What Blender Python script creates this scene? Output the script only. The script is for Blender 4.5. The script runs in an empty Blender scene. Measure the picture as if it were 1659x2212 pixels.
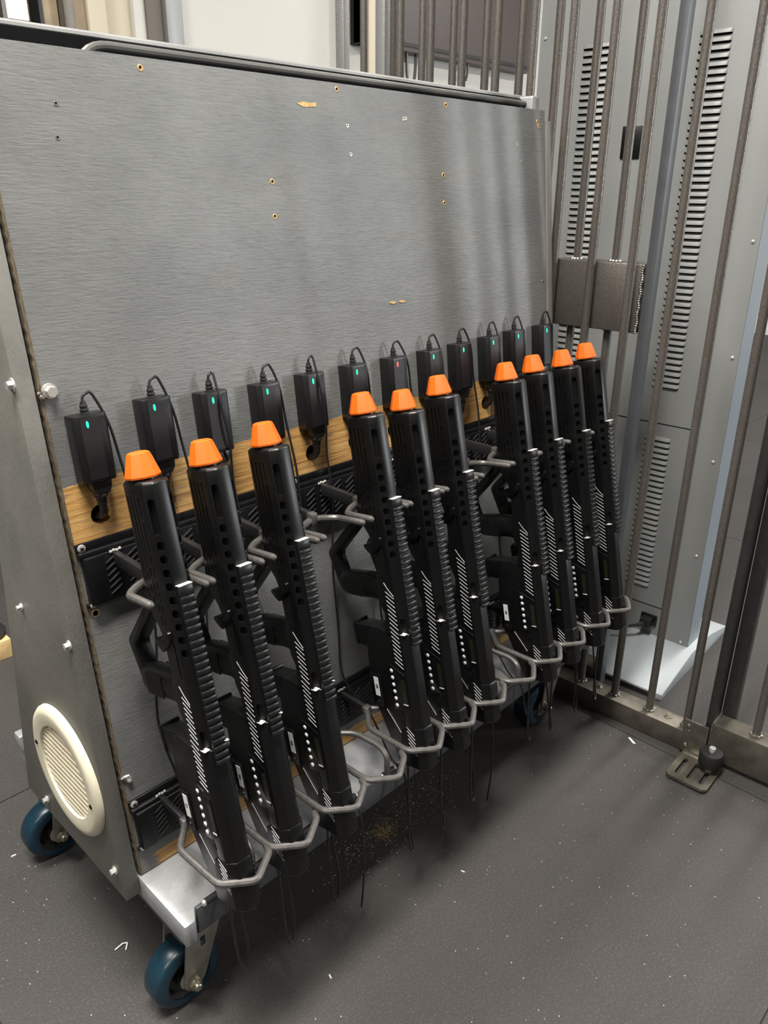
import bpy, bmesh, math, random
from mathutils import Vector, Matrix
random.seed(7)
S = bpy.context.scene
C = S.collection
PI = math.pi

# ------------------------------------------------------------------ camera
FPX = 1680.6
cam_d = bpy.data.cameras.new('camera'); cam = bpy.data.objects.new('camera', cam_d); C.objects.link(cam)
cam_d.sensor_fit = 'HORIZONTAL'; cam_d.sensor_width = 36.0; cam_d.lens = 36.0*FPX/1659.0
cam_d.clip_start = 0.02; cam_d.clip_end = 60
pitch, roll, yaw = .3908, .0066, .8037
fwd = Vector((math.sin(yaw)*math.cos(pitch), math.cos(yaw)*math.cos(pitch), -math.sin(pitch)))
rgt = Vector((math.cos(yaw), -math.sin(yaw), 0)); upv = rgt.cross(fwd)
r2 = rgt*math.cos(roll)+upv*math.sin(roll); u2 = -rgt*math.sin(roll)+upv*math.cos(roll)
M3 = Matrix((r2, u2, -fwd)).transposed()
cam.matrix_world = Matrix.Translation((-.341, -.7905, 1.1)) @ M3.to_4x4()
S.camera = cam

# ------------------------------------------------------------------ world + ceiling lamps + exposure
w = bpy.data.worlds.new('world'); S.world = w; w.use_nodes = True
w.node_tree.nodes['Background'].inputs[0].default_value = (.9, .95, 1, 1)
w.node_tree.nodes['Background'].inputs[1].default_value = 0.03
S.view_settings.view_transform = 'Standard'; S.view_settings.look = 'None'
S.view_settings.gamma = 1.0; S.view_settings.use_curve_mapping = False
S.view_settings.exposure = 0.42
CEIL = 2.9
LAMPS = [(-.25, -.45, 102, .9, .35), (2.4, -.45, 42, 1.2, .35), (-2.6, -.45, 36, 1.2, .35), (-.25, -2.5, 6, 1.2, .35),
         (2.4, -2.5, 14, 1.2, .35), (-2.6, -2.5, 6, 1.2, .35), (5.0, -.45, 60, 1.2, .35), (5.0, -2.5, 30, 1.2, .35),
         (-.60, .90, 70, 1.2, .35), (2.6, 1.15, 19, 1.2, .35)]
for x, y, p, lx, ly in LAMPS:
    l = bpy.data.lights.new('ceiling_lamp', 'AREA'); l.shape = 'RECTANGLE'; l.size = lx; l.size_y = ly
    l.energy = p; l.color = (1.0, .965, .90)
    o = bpy.data.objects.new('ceiling_lamp', l); o.location = (x, y, CEIL-.03); C.objects.link(o)

# daylight through the two tall windows of the wall behind the camera's side
WINS = [(5.15, .65, 155), (7.55, .35, 60)]
for x, wd_, p in WINS:
    l = bpy.data.lights.new('window_daylight', 'AREA'); l.shape = 'RECTANGLE'; l.size = wd_; l.size_y = 1.7; l.energy = p; l.color = (.93, .97, 1.0)
    o = bpy.data.objects.new('window_daylight', l); o.location = (x, -4.86, 1.75); o.rotation_euler = (PI/2, 0, 0); C.objects.link(o)

# ------------------------------------------------------------------ materials
MATS = {}
def nodes_of(name):
    m = bpy.data.materials.new(name); m.use_nodes = True
    nt = m.node_tree; b = nt.nodes['Principled BSDF']
    MATS[name] = m
    return m, nt, b
def noise(nt, scale=(1,1,1), sc=10, detail=4, rough=.5, coord='Object'):
    tc = nt.nodes.new('ShaderNodeTexCoord'); mp = nt.nodes.new('ShaderNodeMapping')
    mp.inputs['Scale'].default_value = scale
    nt.links.new(tc.outputs[coord], mp.inputs['Vector'])
    n = nt.nodes.new('ShaderNodeTexNoise'); n.inputs['Scale'].default_value = sc
    n.inputs['Detail'].default_value = detail; n.inputs['Roughness'].default_value = rough
    nt.links.new(mp.outputs[0], n.inputs['Vector'])
    return n.outputs['Fac']
def ramp(nt, fac, stops):
    r = nt.nodes.new('ShaderNodeValToRGB'); nt.links.new(fac, r.inputs[0])
    e = r.color_ramp.elements
    while len(e) < len(stops): e.new(.5)
    for i, (p, c) in enumerate(stops):
        e[i].position = p; e[i].color = (c[0], c[1], c[2], 1) if not isinstance(c, (int, float)) else (c, c, c, 1)
    return r.outputs[0]
def mixc(nt, fac, a, b):
    m = nt.nodes.new('ShaderNodeMix'); m.data_type = 'RGBA'
    if isinstance(fac, (int, float)): m.inputs[0].default_value = fac
    else: nt.links.new(fac, m.inputs[0])
    for i, v in ((6, a), (7, b)):
        if isinstance(v, tuple): m.inputs[i].default_value = (v[0], v[1], v[2], 1)
        else: nt.links.new(v, m.inputs[i])
    return m.outputs[2]
def math_n(nt, op, a, b=None, clamp=False):
    m = nt.nodes.new('ShaderNodeMath'); m.operation = op; m.use_clamp = clamp
    for i, v in enumerate((a, b)):
        if v is None: continue
        if isinstance(v, (int, float)): m.inputs[i].default_value = v
        else: nt.links.new(v, m.inputs[i])
    return m.outputs[0]
def bump(nt, b, h, strength=.2, dist=.002):
    n = nt.nodes.new('ShaderNodeBump'); n.inputs['Strength'].default_value = strength; n.inputs['Distance'].default_value = dist
    nt.links.new(h, n.inputs['Height']); nt.links.new(n.outputs[0], b.inputs['Normal'])
def simple(name, col, rough=.5, metal=0., var=0., vs=60, bmp=0., bs=400, spec=None, emit=None, es=0., coat=0.):
    m, nt, b = nodes_of(name)
    b.inputs['Base Color'].default_value = (*col, 1); b.inputs['Roughness'].default_value = rough
    b.inputs['Metallic'].default_value = metal
    if spec is not None: b.inputs['Specular IOR Level'].default_value = spec
    if coat: b.inputs['Coat Weight'].default_value = coat; b.inputs['Coat Roughness'].default_value = .15
    if var > 0:
        f = noise(nt, sc=vs)
        lo = tuple(c*(1-var) for c in col); hi = tuple(min(1, c*(1+var)) for c in col)
        nt.links.new(ramp(nt, f, [(.3, lo), (.7, hi)]), b.inputs['Base Color'])
    if bmp > 0: bump(nt, b, noise(nt, sc=bs, detail=2), bmp, .001)
    if emit: b.inputs['Emission Color'].default_value = (*emit, 1); b.inputs['Emission Strength'].default_value = es
    return m

# painted plywood of the cart (horizontal grain), bare pine band under the adapters and at the foot
ZT = .228; T = math.tan(.1098)
def painted_ply(name, bare):
    m, nt, b = nodes_of(name)
    g = noise(nt, (15, 30, 105), 3.6, 5, .66)
    g2 = noise(nt, (30, 60, 190), 4, 3, .6)
    blot = noise(nt, (1, 1, 1.4), 4.5, 5, .6)
    base = ramp(nt, blot, [(.25, (.118, .120, .118)), (.55, (.160, .162, .157)), (.8, (.190, .186, .176))])
    warm = ramp(nt, noise(nt, (2, 1, 6), 6, 5, .6), [(.62, 0.), (.74, 1.)])
    base = mixc(nt, math_n(nt, 'MULTIPLY', warm, .35), base, (.17, .135, .095))
    gl = ramp(nt, g, [(.28, (.82, .82, .82)), (.5, (1, 1, 1)), (.74, (1.08, 1.08, 1.08))])
    mul = nt.nodes.new('ShaderNodeMix'); mul.data_type = 'RGBA'; mul.blend_type = 'MULTIPLY'; mul.inputs[0].default_value = 1
    nt.links.new(base, mul.inputs[6]); nt.links.new(gl, mul.inputs[7]); paint = mul.outputs[2]
    col = paint
    rgh = ramp(nt, g, [(.3, .37), (.7, .27)])
    if bare:
        tc = nt.nodes.new('ShaderNodeTexCoord'); sx = nt.nodes.new('ShaderNodeSeparateXYZ'); nt.links.new(tc.outputs['Object'], sx.inputs[0])
        wn = noise(nt, (3, 1, 20), 10, 5, .65)
        zz = math_n(nt, 'ADD', sx.outputs[2], math_n(nt, 'MULTIPLY', math_n(nt, 'SUBTRACT', wn, .5), .012))
        up = math_n(nt, 'LESS_THAN', zz, .781); lo = math_n(nt, 'GREATER_THAN', zz, .69)
        band = math_n(nt, 'MULTIPLY', up, lo)
        up2 = math_n(nt, 'LESS_THAN', zz, .252); lo2 = math_n(nt, 'GREATER_THAN', math_n(nt, 'ADD', sx.outputs[0], math_n(nt, 'MULTIPLY', math_n(nt, 'SUBTRACT', wn, .5), .06)), .03)
        band = math_n(nt, 'MAXIMUM', band, math_n(nt, 'MULTIPLY', up2, lo2))
        smear = ramp(nt, noise(nt, (5, 1, 30), 4, 4, .6), [(.60, 1.), (.70, .25)])
        band = math_n(nt, 'MULTIPLY', band, smear)
        wood = ramp(nt, noise(nt, (1.5, 30, 55), 5, 5, .6), [(.28, (.20, .092, .026)), (.5, (.50, .275, .085)), (.72, (.62, .40, .16))])
        col = mixc(nt, band, paint, wood)
        mr = nt.nodes.new('ShaderNodeMix'); mr.data_type = 'FLOAT'
        nt.links.new(band, mr.inputs[0]); nt.links.new(rgh, mr.inputs[2]); mr.inputs[3].default_value = .6; rgh = mr.outputs[0]
    nt.links.new(col, b.inputs['Base Color']); nt.links.new(rgh, b.inputs['Roughness'])
    h = math_n(nt, 'ADD', g, math_n(nt, 'MULTIPLY', g2, .5))
    bump(nt, b, h, .55, .0010)
    return m
painted_ply('panel_paint', True)
def end_paint():
    m, nt, b = nodes_of('end_paint')
    blot = noise(nt, (1, 1, 1), 9, 6, .7)
    base = ramp(nt, blot, [(.3, (.118, .118, .106)), (.5, (.152, .147, .130)), (.75, (.180, .170, .150))])
    nt.links.new(base, b.inputs['Base Color']); b.inputs['Roughness'].default_value = .55
    bump(nt, b, noise(nt, (30, 30, 14), 12, 6, .7), .5, .0015)
end_paint()
def ply_edge():
    m, nt, b = nodes_of('ply_edge')
    c = ramp(nt, noise(nt, (300, 300, 8), 3, 5, .7), [(.3, (.03, .022, .016)), (.55, (.16, .12, .07)), (.75, (.20, .20, .18))])
    nt.links.new(c, b.inputs['Base Color']); b.inputs['Roughness'].default_value = .8
    bump(nt, b, noise(nt, (300, 300, 30), 4, 5, .7), .8, .002)
ply_edge()
simple('wood_chip', (.60, .37, .14), .7, var=.35, vs=300)
simple('pine', (.70, .50, .24), .55, var=.18, vs=40)
def frame_metal():
    m, nt, b = nodes_of('frame_metal')
    f = noise(nt, (1, 1, 1), 900, 2, .5)
    d = noise(nt, (1, 1, 1), 25, 5, .65)
    c = ramp(nt, d, [(.3, (.30, .305, .31)), (.7, (.40, .405, .41))])
    sp = ramp(nt, f, [(.66, 0.), (.72, 1.)])
    nt.links.new(mixc(nt, math_n(nt, 'MULTIPLY', sp, .55), c, (.7, .64, .50)), b.inputs['Base Color'])
    b.inputs['Roughness'].default_value = .34; b.inputs['Metallic'].default_value = .25
    bump(nt, b, f, .15, .0006)
frame_metal()
simple('lip_shade', (.085, .088, .093), .42, .2, var=.15, vs=30)  # tray metal darkened: the front lip's shade is in the colour
simple('tube_metal', (.26, .26, .255), .32, .35, var=.15, vs=8)
simple('dark_tube', (.075, .073, .068), .42, .1, var=.2, vs=8)
simple('dark_void', (.004, .004, .0045), .9, spec=.1)
simple('black_rail', (.0045, .0045, .005), .36, bmp=.05, bs=900, spec=.35)
simple('rail_ridge', (.022, .022, .023), .4)
def gun_black():
    m, nt, b = nodes_of('gun_black')
    c = ramp(nt, noise(nt, sc=14, detail=5), [(.3, (.0030, .0030, .0033)), (.62, (.0042, .0042, .0044)), (.85, (.0075, .0066, .0062))])
    nt.links.new(c, b.inputs['Base Color'])
    nt.links.new(ramp(nt, noise(nt, sc=20, detail=4), [(.3, .30), (.7, .42)]), b.inputs['Roughness'])
    b.inputs['Specular IOR Level'].default_value = .38
    bump(nt, b, noise(nt, sc=1500, detail=1), .06, .0004)
gun_black()
simple('gun_satin', (.0042, .0042, .0045), .28, spec=.4)
simple('gun_rail', (.0075, .0075, .0078), .38, bmp=.05, bs=900)
simple('gun_stripe', (.60, .60, .60), .4)  # pale grey: painted groove glints, also the button icons and screen sill
simple('gun_glare', (.72, .71, .69), .35, .3)  # pale tone painting lamp glare on the black rail ends and shoulders
simple('gun_panel', (.0045, .0045, .005), .2)
simple('screen', (.016, .018, .009), .15)
simple('button', (.78, .78, .79), .4)
simple('sticker', (.74, .74, .73), .5)
simple('ink', (.015, .015, .015), .6)
simple('orange', (.70, .115, .003), .45, var=.05, vs=30)
simple('adapter_black', (.0075, .0075, .008), .33, bmp=.08, bs=1200)
simple('adapter_face', (.0085, .007, .0085), .42)
simple('cable_black', (.012, .012, .013), .38)
simple('led_green', (.0, .35, .2), .4, emit=(.02, .75, .42), es=1.0)
simple('led_red', (.5, .05, .05), .4, emit=(1, .12, .10), es=.9)
simple('hook_coat', (.125, .118, .112), .46, .55, var=.2, vs=120, bmp=.12, bs=700)
simple('hook_arm', (.028, .028, .029), .35, .4)
simple('bright_steel', (.66, .65, .62), .30, .55)
simple('zinc', (.42, .39, .31), .32, .9, var=.15, vs=60)
simple('fork_zinc', (.30, .28, .235), .42, .75, var=.2, vs=40)
def wheel_blue():
    m, nt, b = nodes_of('wheel_blue')
    c = ramp(nt, noise(nt, sc=40, detail=6, rough=.7), [(.3, (.004, .016, .027)), (.6, (.007, .027, .044)), (.8, (.024, .046, .057))])
    nt.links.new(c, b.inputs['Base Color']); b.inputs['Roughness'].default_value = .3
wheel_blue()
simple('wheel_core', (.010, .010, .010), .45)
simple('vent_cream', (.66, .61, .47), .42, var=.05, vs=20)
def vent_slat():
    m, nt, b = nodes_of('vent_slat')
    c = ramp(nt, noise(nt, (1, 1, 1), 45, 7, .75), [(.40, (.50, .43, .30)), (.58, (.42, .32, .20)), (.74, (.20, .12, .055))])
    nt.links.new(c, b.inputs['Base Color']); b.inputs['Roughness'].default_value = .6
vent_slat()
def hammer(name, lo, hi):
    m, nt, b = nodes_of(name)
    f = noise(nt, (1, 1, .8), 700, 2, .5)
    nt.links.new(ramp(nt, f, [(.35, lo), (.65, hi)]), b.inputs['Base Color'])
    b.inputs['Roughness'].default_value = .34; b.inputs['Metallic'].default_value = .5
    bump(nt, b, f, .35, .0015)
hammer('hammered', (.098, .088, .077), (.150, .136, .121))
hammer('hammered_lit', (.20, .195, .19), (.30, .295, .29))  # paler copy of hammered, front light on the end posts painted in
simple('rail_steel', (.12, .108, .088), .45, .6, var=.3, vs=30, bmp=.1, bs=300)
simple('post_steel', (.045, .043, .042), .4, .5, var=.15, vs=40)
simple('gate_post', (.075, .080, .086), .45, .2, var=.1, vs=30)
simple('kiosk_grey', (.245, .25, .245), .42, var=.05, vs=6, bmp=.05, bs=500)
simple('kiosk_side', (.25, .29, .33), .40, var=.04, vs=6)
simple('kiosk_foot', (.33, .36, .375), .42, var=.06, vs=10)
simple('label_black', (.004, .004, .004), .35)
simple('rubber', (.010, .010, .010), .55)
simple('white_wall', (.50, .488, .455), .85, bmp=.12, bs=160)
simple('cream_wall', (.47, .42, .325), .8, bmp=.25, bs=90)
simple('raw_wood', (.30, .235, .155), .7, var=.2, vs=14)
simple('trim_white', (.74, .74, .72), .5)
simple('ceiling_paint', (.10, .10, .10), .9)
simple('dark_wall', (.10, .10, .105), .8)
simple('frame_grey', (.22, .22, .225), .4, .4)
simple('frame_brown', (.10, .085, .07), .6)
simple('black_metal', (.008, .008, .008), .5)
simple('tv_back', (.070, .056, .052), .5)
simple('diffuser', (.8, .8, .78), .6)
simple('lamp_glow', (1, 1, 1), .5, emit=(1, .97, .92), es=9)
simple('lamp_amber', (1, .4, .1), .5, emit=(1, .35, .08), es=2)
simple('weld', (.30, .28, .25), .38, .85, bmp=.5, bs=500)
simple('crumb', (.70, .63, .50), .8)
simple('dust_tan', (.42, .27, .10), .9)
simple('white_bit', (.8, .8, .78), .6)
def rubber_floor(name, lo, hi):
    m, nt, b = nodes_of(name)
    d = noise(nt, sc=1.6, detail=6, rough=.65)
    base = ramp(nt, d, [(.3, lo), (.7, hi)])
    gr = noise(nt, sc=260, detail=3, rough=.6)
    base = mixc(nt, ramp(nt, gr, [(.50, 0.), (.78, .5)]), base, tuple(min(1, c*2.3) for c in hi))
    v = nt.nodes.new('ShaderNodeTexVoronoi'); v.inputs['Scale'].default_value = 120
    tc = nt.nodes.new('ShaderNodeTexCoord'); nt.links.new(tc.outputs['Object'], v.inputs['Vector'])
    sel = nt.nodes.new('ShaderNodeSeparateColor'); nt.links.new(v.outputs['Color'], sel.inputs[0])
    spk = math_n(nt, 'MULTIPLY', math_n(nt, 'LESS_THAN', v.outputs['Distance'], .13), math_n(nt, 'GREATER_THAN', sel.outputs[0], .955))
    base = mixc(nt, math_n(nt, 'MULTIPLY', spk, .8), base, (.42, .40, .37))
    nt.links.new(base, b.inputs['Base Color'])
    b.inputs['Roughness'].default_value = .62; b.inputs['Specular IOR Level'].default_value = .35
    bump(nt, b, gr, .5, .0012)
rubber_floor('floor_rubber', (.031, .0285, .027), (.047, .0430, .0405))

# ------------------------------------------------------------------ mesh builder
class MB:
    def __init__(s): s.v = []; s.f = []; s.mi = []; s.cur = 0
    def add(s, vs, fs):
        n = len(s.v); s.v += [tuple(p) for p in vs]; s.f += [tuple(i+n for i in f) for f in fs]; s.mi += [s.cur]*len(fs); return s
    def box(s, x0, x1, y0, y1, z0, z1, M=None):
        vs = [Vector((x, y, z)) for x in (x0, x1) for y in (y0, y1) for z in (z0, z1)]
        if M: vs = [M @ p for p in vs]
        return s.add(vs, [(0,1,3,2), (4,6,7,5), (0,4,5,1), (2,3,7,6), (0,2,6,4), (1,5,7,3)])
    def prism(s, poly, f0, f1):
        """poly: list of 2D pts; f0,f1 map 2D->3D for the two caps"""
        n = len(poly); vs = [f0(p) for p in poly]+[f1(p) for p in poly]
        fs = [tuple(range(n-1, -1, -1)), tuple(range(n, 2*n))]+[(i, (i+1) % n, n+(i+1) % n, n+i) for i in range(n)]
        return s.add(vs, fs)
    def cyl(s, p0, p1, r0, r1=None, n=12, cap=True):
        r1 = r0 if r1 is None else r1
        return s.lathe_axis(p0, p1, [(0, r0), (1, r1)], n, cap)
    def lathe_axis(s, p0, p1, prof, n=16, cap=True, ph=0):
        p0 = Vector(p0); p1 = Vector(p1); a = p1-p0; d = a.normalized()
        u = d.orthogonal().normalized(); v = d.cross(u); vs = []
        for t, r in prof:
            for k in range(n):
                th = 2*PI*k/n+ph; vs.append(p0+a*t+(u*math.cos(th)+v*math.sin(th))*r)
        fs = []; m = len(prof)
        for i in range(m-1):
            for k in range(n): fs.append((i*n+k, i*n+(k+1) % n, (i+1)*n+(k+1) % n, (i+1)*n+k))
        if cap: fs.append(tuple(range(n-1, -1, -1))); fs.append(tuple((m-1)*n+k for k in range(n)))
        return s.add(vs, fs)
    def tube(s, pts, r, n=8, cap=True, rend=False):
        pts = [Vector(p) for p in pts]; m = len(pts); vs = []
        tang = []
        for i in range(m):
            a = pts[max(i-1, 0)]; b = pts[min(i+1, m-1)]; tang.append((b-a).normalized())
        u = tang[0].orthogonal().normalized()
        rings = []
        for i in range(m):
            u = (u-tang[i]*u.dot(tang[i])).normalized(); v = tang[i].cross(u)
            rr = r[i] if isinstance(r, (list, tuple)) else r
            rings.append((pts[i], u.copy(), v, rr))
        if rend:
            p, uu, vv, rr = rings[-1]; t = tang[-1]
            for a in (.45, .8, .97): rings.append((p+t*rr*math.sin(a*PI/2), uu, vv, rr*math.cos(a*PI/2)))
        for p, uu, vv, rr in rings:
            for k in range(n):
                th = 2*PI*k/n; vs.append(p+(uu*math.cos(th)+vv*math.sin(th))*rr)
        fs = []
        for i in range(len(rings)-1):
            for k in range(n): fs.append((i*n+k, i*n+(k+1) % n, (i+1)*n+(k+1) % n, (i+1)*n+k))
        if cap: fs.append(tuple(range(n-1, -1, -1))); fs.append(tuple((len(rings)-1)*n+k for k in range(n)))
        return s.add(vs, fs)
    def sphere(s, c, r, n=8, m=5, sc=(1, 1, 1)):
        c = Vector(c); vs = [c+Vector((0, 0, r*sc[2]))]; fs = []
        for i in range(1, m):
            for k in range(n):
                a = PI*i/m; b = 2*PI*k/n
                vs.append(c+Vector((r*sc[0]*math.sin(a)*math.cos(b), r*sc[1]*math.sin(a)*math.sin(b), r*sc[2]*math.cos(a))))
        vs.append(c-Vector((0, 0, r*sc[2])))
        for k in range(n): fs.append((0, 1+k, 1+(k+1) % n))
        for i in range(m-2):
            for k in range(n): fs.append((1+i*n+k, 1+(i+1)*n+k, 1+(i+1)*n+(k+1) % n, 1+i*n+(k+1) % n))
        L = len(vs)-1
        for k in range(n): fs.append((L, 1+(m-2)*n+(k+1) % n, 1+(m-2)*n+k))
        return s.add(vs, fs)
    def mesh(s, name, mats, bevel=0, seg=2, smooth=35):
        me = bpy.data.meshes.new(name); me.from_pydata(s.v, [], s.f); me.update()
        if isinstance(mats, str): mats = [mats]
        for m in mats: me.materials.append(MATS[m])
        me.polygons.foreach_set('material_index', s.mi)
        bm = bmesh.new(); bm.from_mesh(me)
        bmesh.ops.recalc_face_normals(bm, faces=bm.faces)
        if bevel:
            ed = [e for e in bm.edges if len(e.link_faces) == 2 and e.calc_face_angle(0) > math.radians(28)]
            bmesh.ops.bevel(bm, geom=ed, offset=bevel, segments=seg, affect='EDGES', profile=.5, clamp_overlap=True)
        bm.to_mesh(me); bm.free()
        finish(me, smooth); return me
    def build(s, name, mats, parent=None, bevel=0, seg=2, smooth=35):
        return link(name, s.mesh(name, mats, bevel, seg, smooth), parent)
def finish(me, smooth=35):
    me.polygons.foreach_set('use_smooth', [True]*len(me.polygons))
    me.set_sharp_from_angle(angle=math.radians(smooth)); me.update()
def link(name, me, parent=None):
    o = bpy.data.objects.new(name, me); C.objects.link(o)
    if parent: o.parent = parent
    return o
def tag(o, label, cat, group=None):
    o['label'] = label; o['category'] = cat
    if group: o['group'] = group
    return o
def thing(name, label, cat, loc=(0, 0, 0), rot=(0, 0, 0), group=None):
    o = bpy.data.objects.new(name, None); C.objects.link(o); o.location = loc; o.rotation_euler = rot
    o.empty_display_size = .05
    return tag(o, label, cat, group)
def struct(o): o['kind'] = 'structure'; return o
def stuff(o): o['kind'] = 'stuff'; return o
def copy_tree(o, parent=None):
    c = o.copy(); C.objects.link(c); c.parent = parent
    for ch in o.children: copy_tree(ch, c)
    return c
def smooth_path(pts, k=6):
    P = [Vector(p) for p in pts]; out = []
    for i in range(len(P)-1):
        p0 = P[max(i-1, 0)]; p1 = P[i]; p2 = P[i+1]; p3 = P[min(i+2, len(P)-1)]
        for j in range(k):
            t = j/k
            out.append(.5*((2*p1)+(-p0+p2)*t+(2*p0-5*p1+4*p2-p3)*t*t+(-p0+3*p1-3*p2+p3)*t**3))
    out.append(P[-1]); return out
def round_path(pts, r, k=4):
    """polyline with filleted corners"""
    P = [Vector(p) for p in pts]; out = [P[0]]
    for i in range(1, len(P)-1):
        a = (P[i-1]-P[i]); b = (P[i+1]-P[i]); d = min(r, a.length*.45, b.length*.45)
        A = P[i]+a.normalized()*d; B = P[i]+b.normalized()*d
        for j in range(k+1):
            t = j/k; out.append(A*(1-t)**2+P[i]*2*t*(1-t)+B*t*t)
    out.append(P[-1]); return out
def boolean(me, cut, op='DIFFERENCE'):
    a = bpy.data.objects.new('tmp_a', me); b = bpy.data.objects.new('tmp_b', cut)
    C.objects.link(a); C.objects.link(b)
    m = a.modifiers.new('b', 'BOOLEAN'); m.object = b; m.operation = op; m.solver = 'EXACT'
    bpy.context.view_layer.update()
    dg = bpy.context.evaluated_depsgraph_get()
    r = bpy.data.meshes.new_from_object(a.evaluated_get(dg))
    bpy.data.objects.remove(a); bpy.data.objects.remove(b)
    return r
def pan(x, z, off=0): return Vector((x, (z-ZT)*T-off, z))

# ------------------------------------------------------------------ the room
fl = MB().box(-4, 9, -5, 4, -.05, -.004).build('floor', 'rubber'); struct(fl)
FR = .0419
def mat_slab(x0, x1, y0, y1):
    g = .0012
    o = MB().box(x0+g, x1-g, y0+g, y1-g, -.004, 0).build('floor_mat', 'floor_rubber', fl); return o
xs = [-4, -2.62, -1.4, -.18, 1.04, 2.26, 3.48, 4.7, 5.92, 9]; ys = [-5, -3.1, -1.88, -.66, .56, 1.78, 4]
for i in range(len(xs)-1):
    for j in range(len(ys)-1): mat_slab(xs[i], xs[i+1], ys[j], ys[j+1])
WY = 2.05
wb = MB().box(1.33, 9, WY, WY+.1, 0, CEIL).build('wall_back', 'white_wall'); struct(wb)
wr = MB().box(6.7, 6.8, -5, WY, 0, CEIL).build('wall_right', 'white_wall'); struct(wr)
bb = MB()
bb.prism([(0, 0), (-.018, 0), (-.018, .10), (-.010, .115), (-.010, .135), (0, .145)], lambda p: (6.7+p[0], -5, p[1]), lambda p: (6.7+p[0], WY, p[1]))
struct(bb.build('baseboard_right', 'trim_white'))
struct(MB().box(-4, -3.9, -5, 4, 0, CEIL).build('wall_left', 'dark_wall'))
struct(MB().box(-4, 9, -5, -4.9, 0, CEIL).build('wall_front', 'dark_wall'))
for k, (x, wd_, p) in enumerate(WINS):
    wf = MB(); a = wd_/2
    for (x0, x1, z0, z1) in ((-a-.06, -a, .84, 2.66), (a, a+.06, .84, 2.66), (-a, a, .84, .90), (-a, a, 2.60, 2.66)): wf.box(x+x0, x+x1, -4.9, -4.85, z0, z1)
    wo = struct(wf.build('window_%d' % (k+1), 'trim_white'))
    MB().box(x-a, x+a, -4.899, -4.89, .9, 2.6).build('pane', 'diffuser', wo)
struct(MB().box(-4, 9, -5, 4, CEIL, CEIL+.05).build('ceiling', 'ceiling_paint'))
# fixtures around the lamps
for k, (x, y, p, lx, ly) in enumerate(LAMPS):
    f = MB()
    a, b_ = lx/2, ly/2
    for (x0, x1, y0, y1) in ((-a-.03, a+.03, -b_-.03, -b_), (-a-.03, a+.03, b_, b_+.03), (-a-.03, -a, -b_, b_), (a, a+.03, -b_, b_)):
        f.box(x0, x1, y0, y1, -.045, 0)
    names = ['over the rolling rack', 'beyond the barred fence', 'over the open side of the rack', 'over the camera side of the rack', 'across the fence on the camera side',
             'in the corner farthest from the fence', 'near the far white wall', 'near the far white wall on the camera side', 'behind the rack', 'in front of the wall screen']
    th = thing('ceiling_light', 'white rectangular ceiling light '+names[k], 'light', (x, y, CEIL), group='ceiling lights')
    f.build('frame', 'trim_white', th)
    MB().box(-a, a, -b_, b_, -.006, 0).build('reflector', 'diffuser', th)

# back wall left of the white panel: jambs and cream wall, seen over the top of the rack
def wx(px): # x on the back wall for an image column near the top edge
    d = M3 @ Vector(((px-829.5)/FPX, (1106-40)/FPX, -1)); t = (WY+.7905)/d.y
    return -.341+d.x*t
struct(MB().box(wx(385)+.0, 1.335, WY+.06, WY+.12, 0, CEIL).build('trim_1', 'black_metal'))
tr = struct(MB().box(wx(350), wx(385), WY-.03, WY+.1, 0, CEIL).build('trim_2', 'frame_grey', bevel=.003))
MB().lathe_axis((wx(389), WY+.03, 1.55), (wx(389), WY+.03, 1.62), [(0, .007), (.3, .007), (.31, .010), (.6, .010), (.61, .007), (1, .003)], 10).build('hinge', 'zinc', tr)
struct(MB().box(wx(314), wx(350), WY-.01, WY+.1, 0, CEIL).build('trim_3', 'frame_brown'))
struct(MB().box(wx(226), wx(314), WY+.02, WY+.12, 0, CEIL).build('wall_side', 'cream_wall'))
struct(MB().box(wx(186), wx(226), WY-.02, WY+.1, 0, CEIL).build('trim_4', 'cream_wall', bevel=.004))
struct(MB().box(wx(146), wx(186), WY-.005, WY+.1, 0, CEIL).build('trim_5', 'raw_wood'))
struct(MB().box(wx(125), wx(146), WY-.05, WY-.01, 0, CEIL).build('trim_6', 'hammered', bevel=.003))
struct(MB().box(wx(92), wx(125), WY-.005, WY+.1, 0, CEIL).build('trim_7', 'raw_wood'))
struct(MB().box(wx(-330), wx(92)+.3, WY+1.6, WY+1.7, 0, CEIL).build('wall_far', 'black_metal'))
struct(MB().box(wx(84), wx(92), WY-.01, WY+.06, 0, CEIL).build('trim_8', 'black_metal'))
struct(MB().box(wx(75), wx(82), WY+.3, WY+.34, 0, CEIL).build('trim_9', 'hammered'))
struct(MB().box(wx(2), wx(12), WY-.02, WY+.02, 0, CEIL).build('trim_10', 'hammered'))
# glowing sign lamp in the dark room behind
def at_y(px, py, Y):
    d = M3 @ Vector(((px-829.5)/FPX, (1106-py)/FPX, -1)); t = (Y+.7905)/d.y
    return Vector((-.341+d.x*t, Y, 1.1+d.z*t))
def at_x(px, py, X):
    d = M3 @ Vector(((px-829.5)/FPX, (1106-py)/FPX, -1)); t = (X+.341)/d.x
    return Vector((X, -.7905+d.y*t, 1.1+d.z*t))
p0 = at_y(20, 34, WY+1.0); p1 = at_y(76, 8, WY+1.0)
sg = thing('wall_lamp', 'glaring white wall lamp with an amber rim in the dark room', 'lamp', ((p0.x+p1.x)/2, WY+1.0, p0.z))
W_ = (p1.x-p0.x)/2
MB().box(-W_, W_, 0, .05, 0, .11).build('light_panel', 'lamp_glow', sg, bevel=.01)
MB().box(-W_, W_*.4, .0, .05, .112, .14).build('amber_rim', 'lamp_amber', sg)
MB().box(-W_-.02, W_+.02, .05, .08, -.05, .18).build('housing', 'black_metal', sg)
stuff_x = at_y(88, 18, WY+.9)
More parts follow.
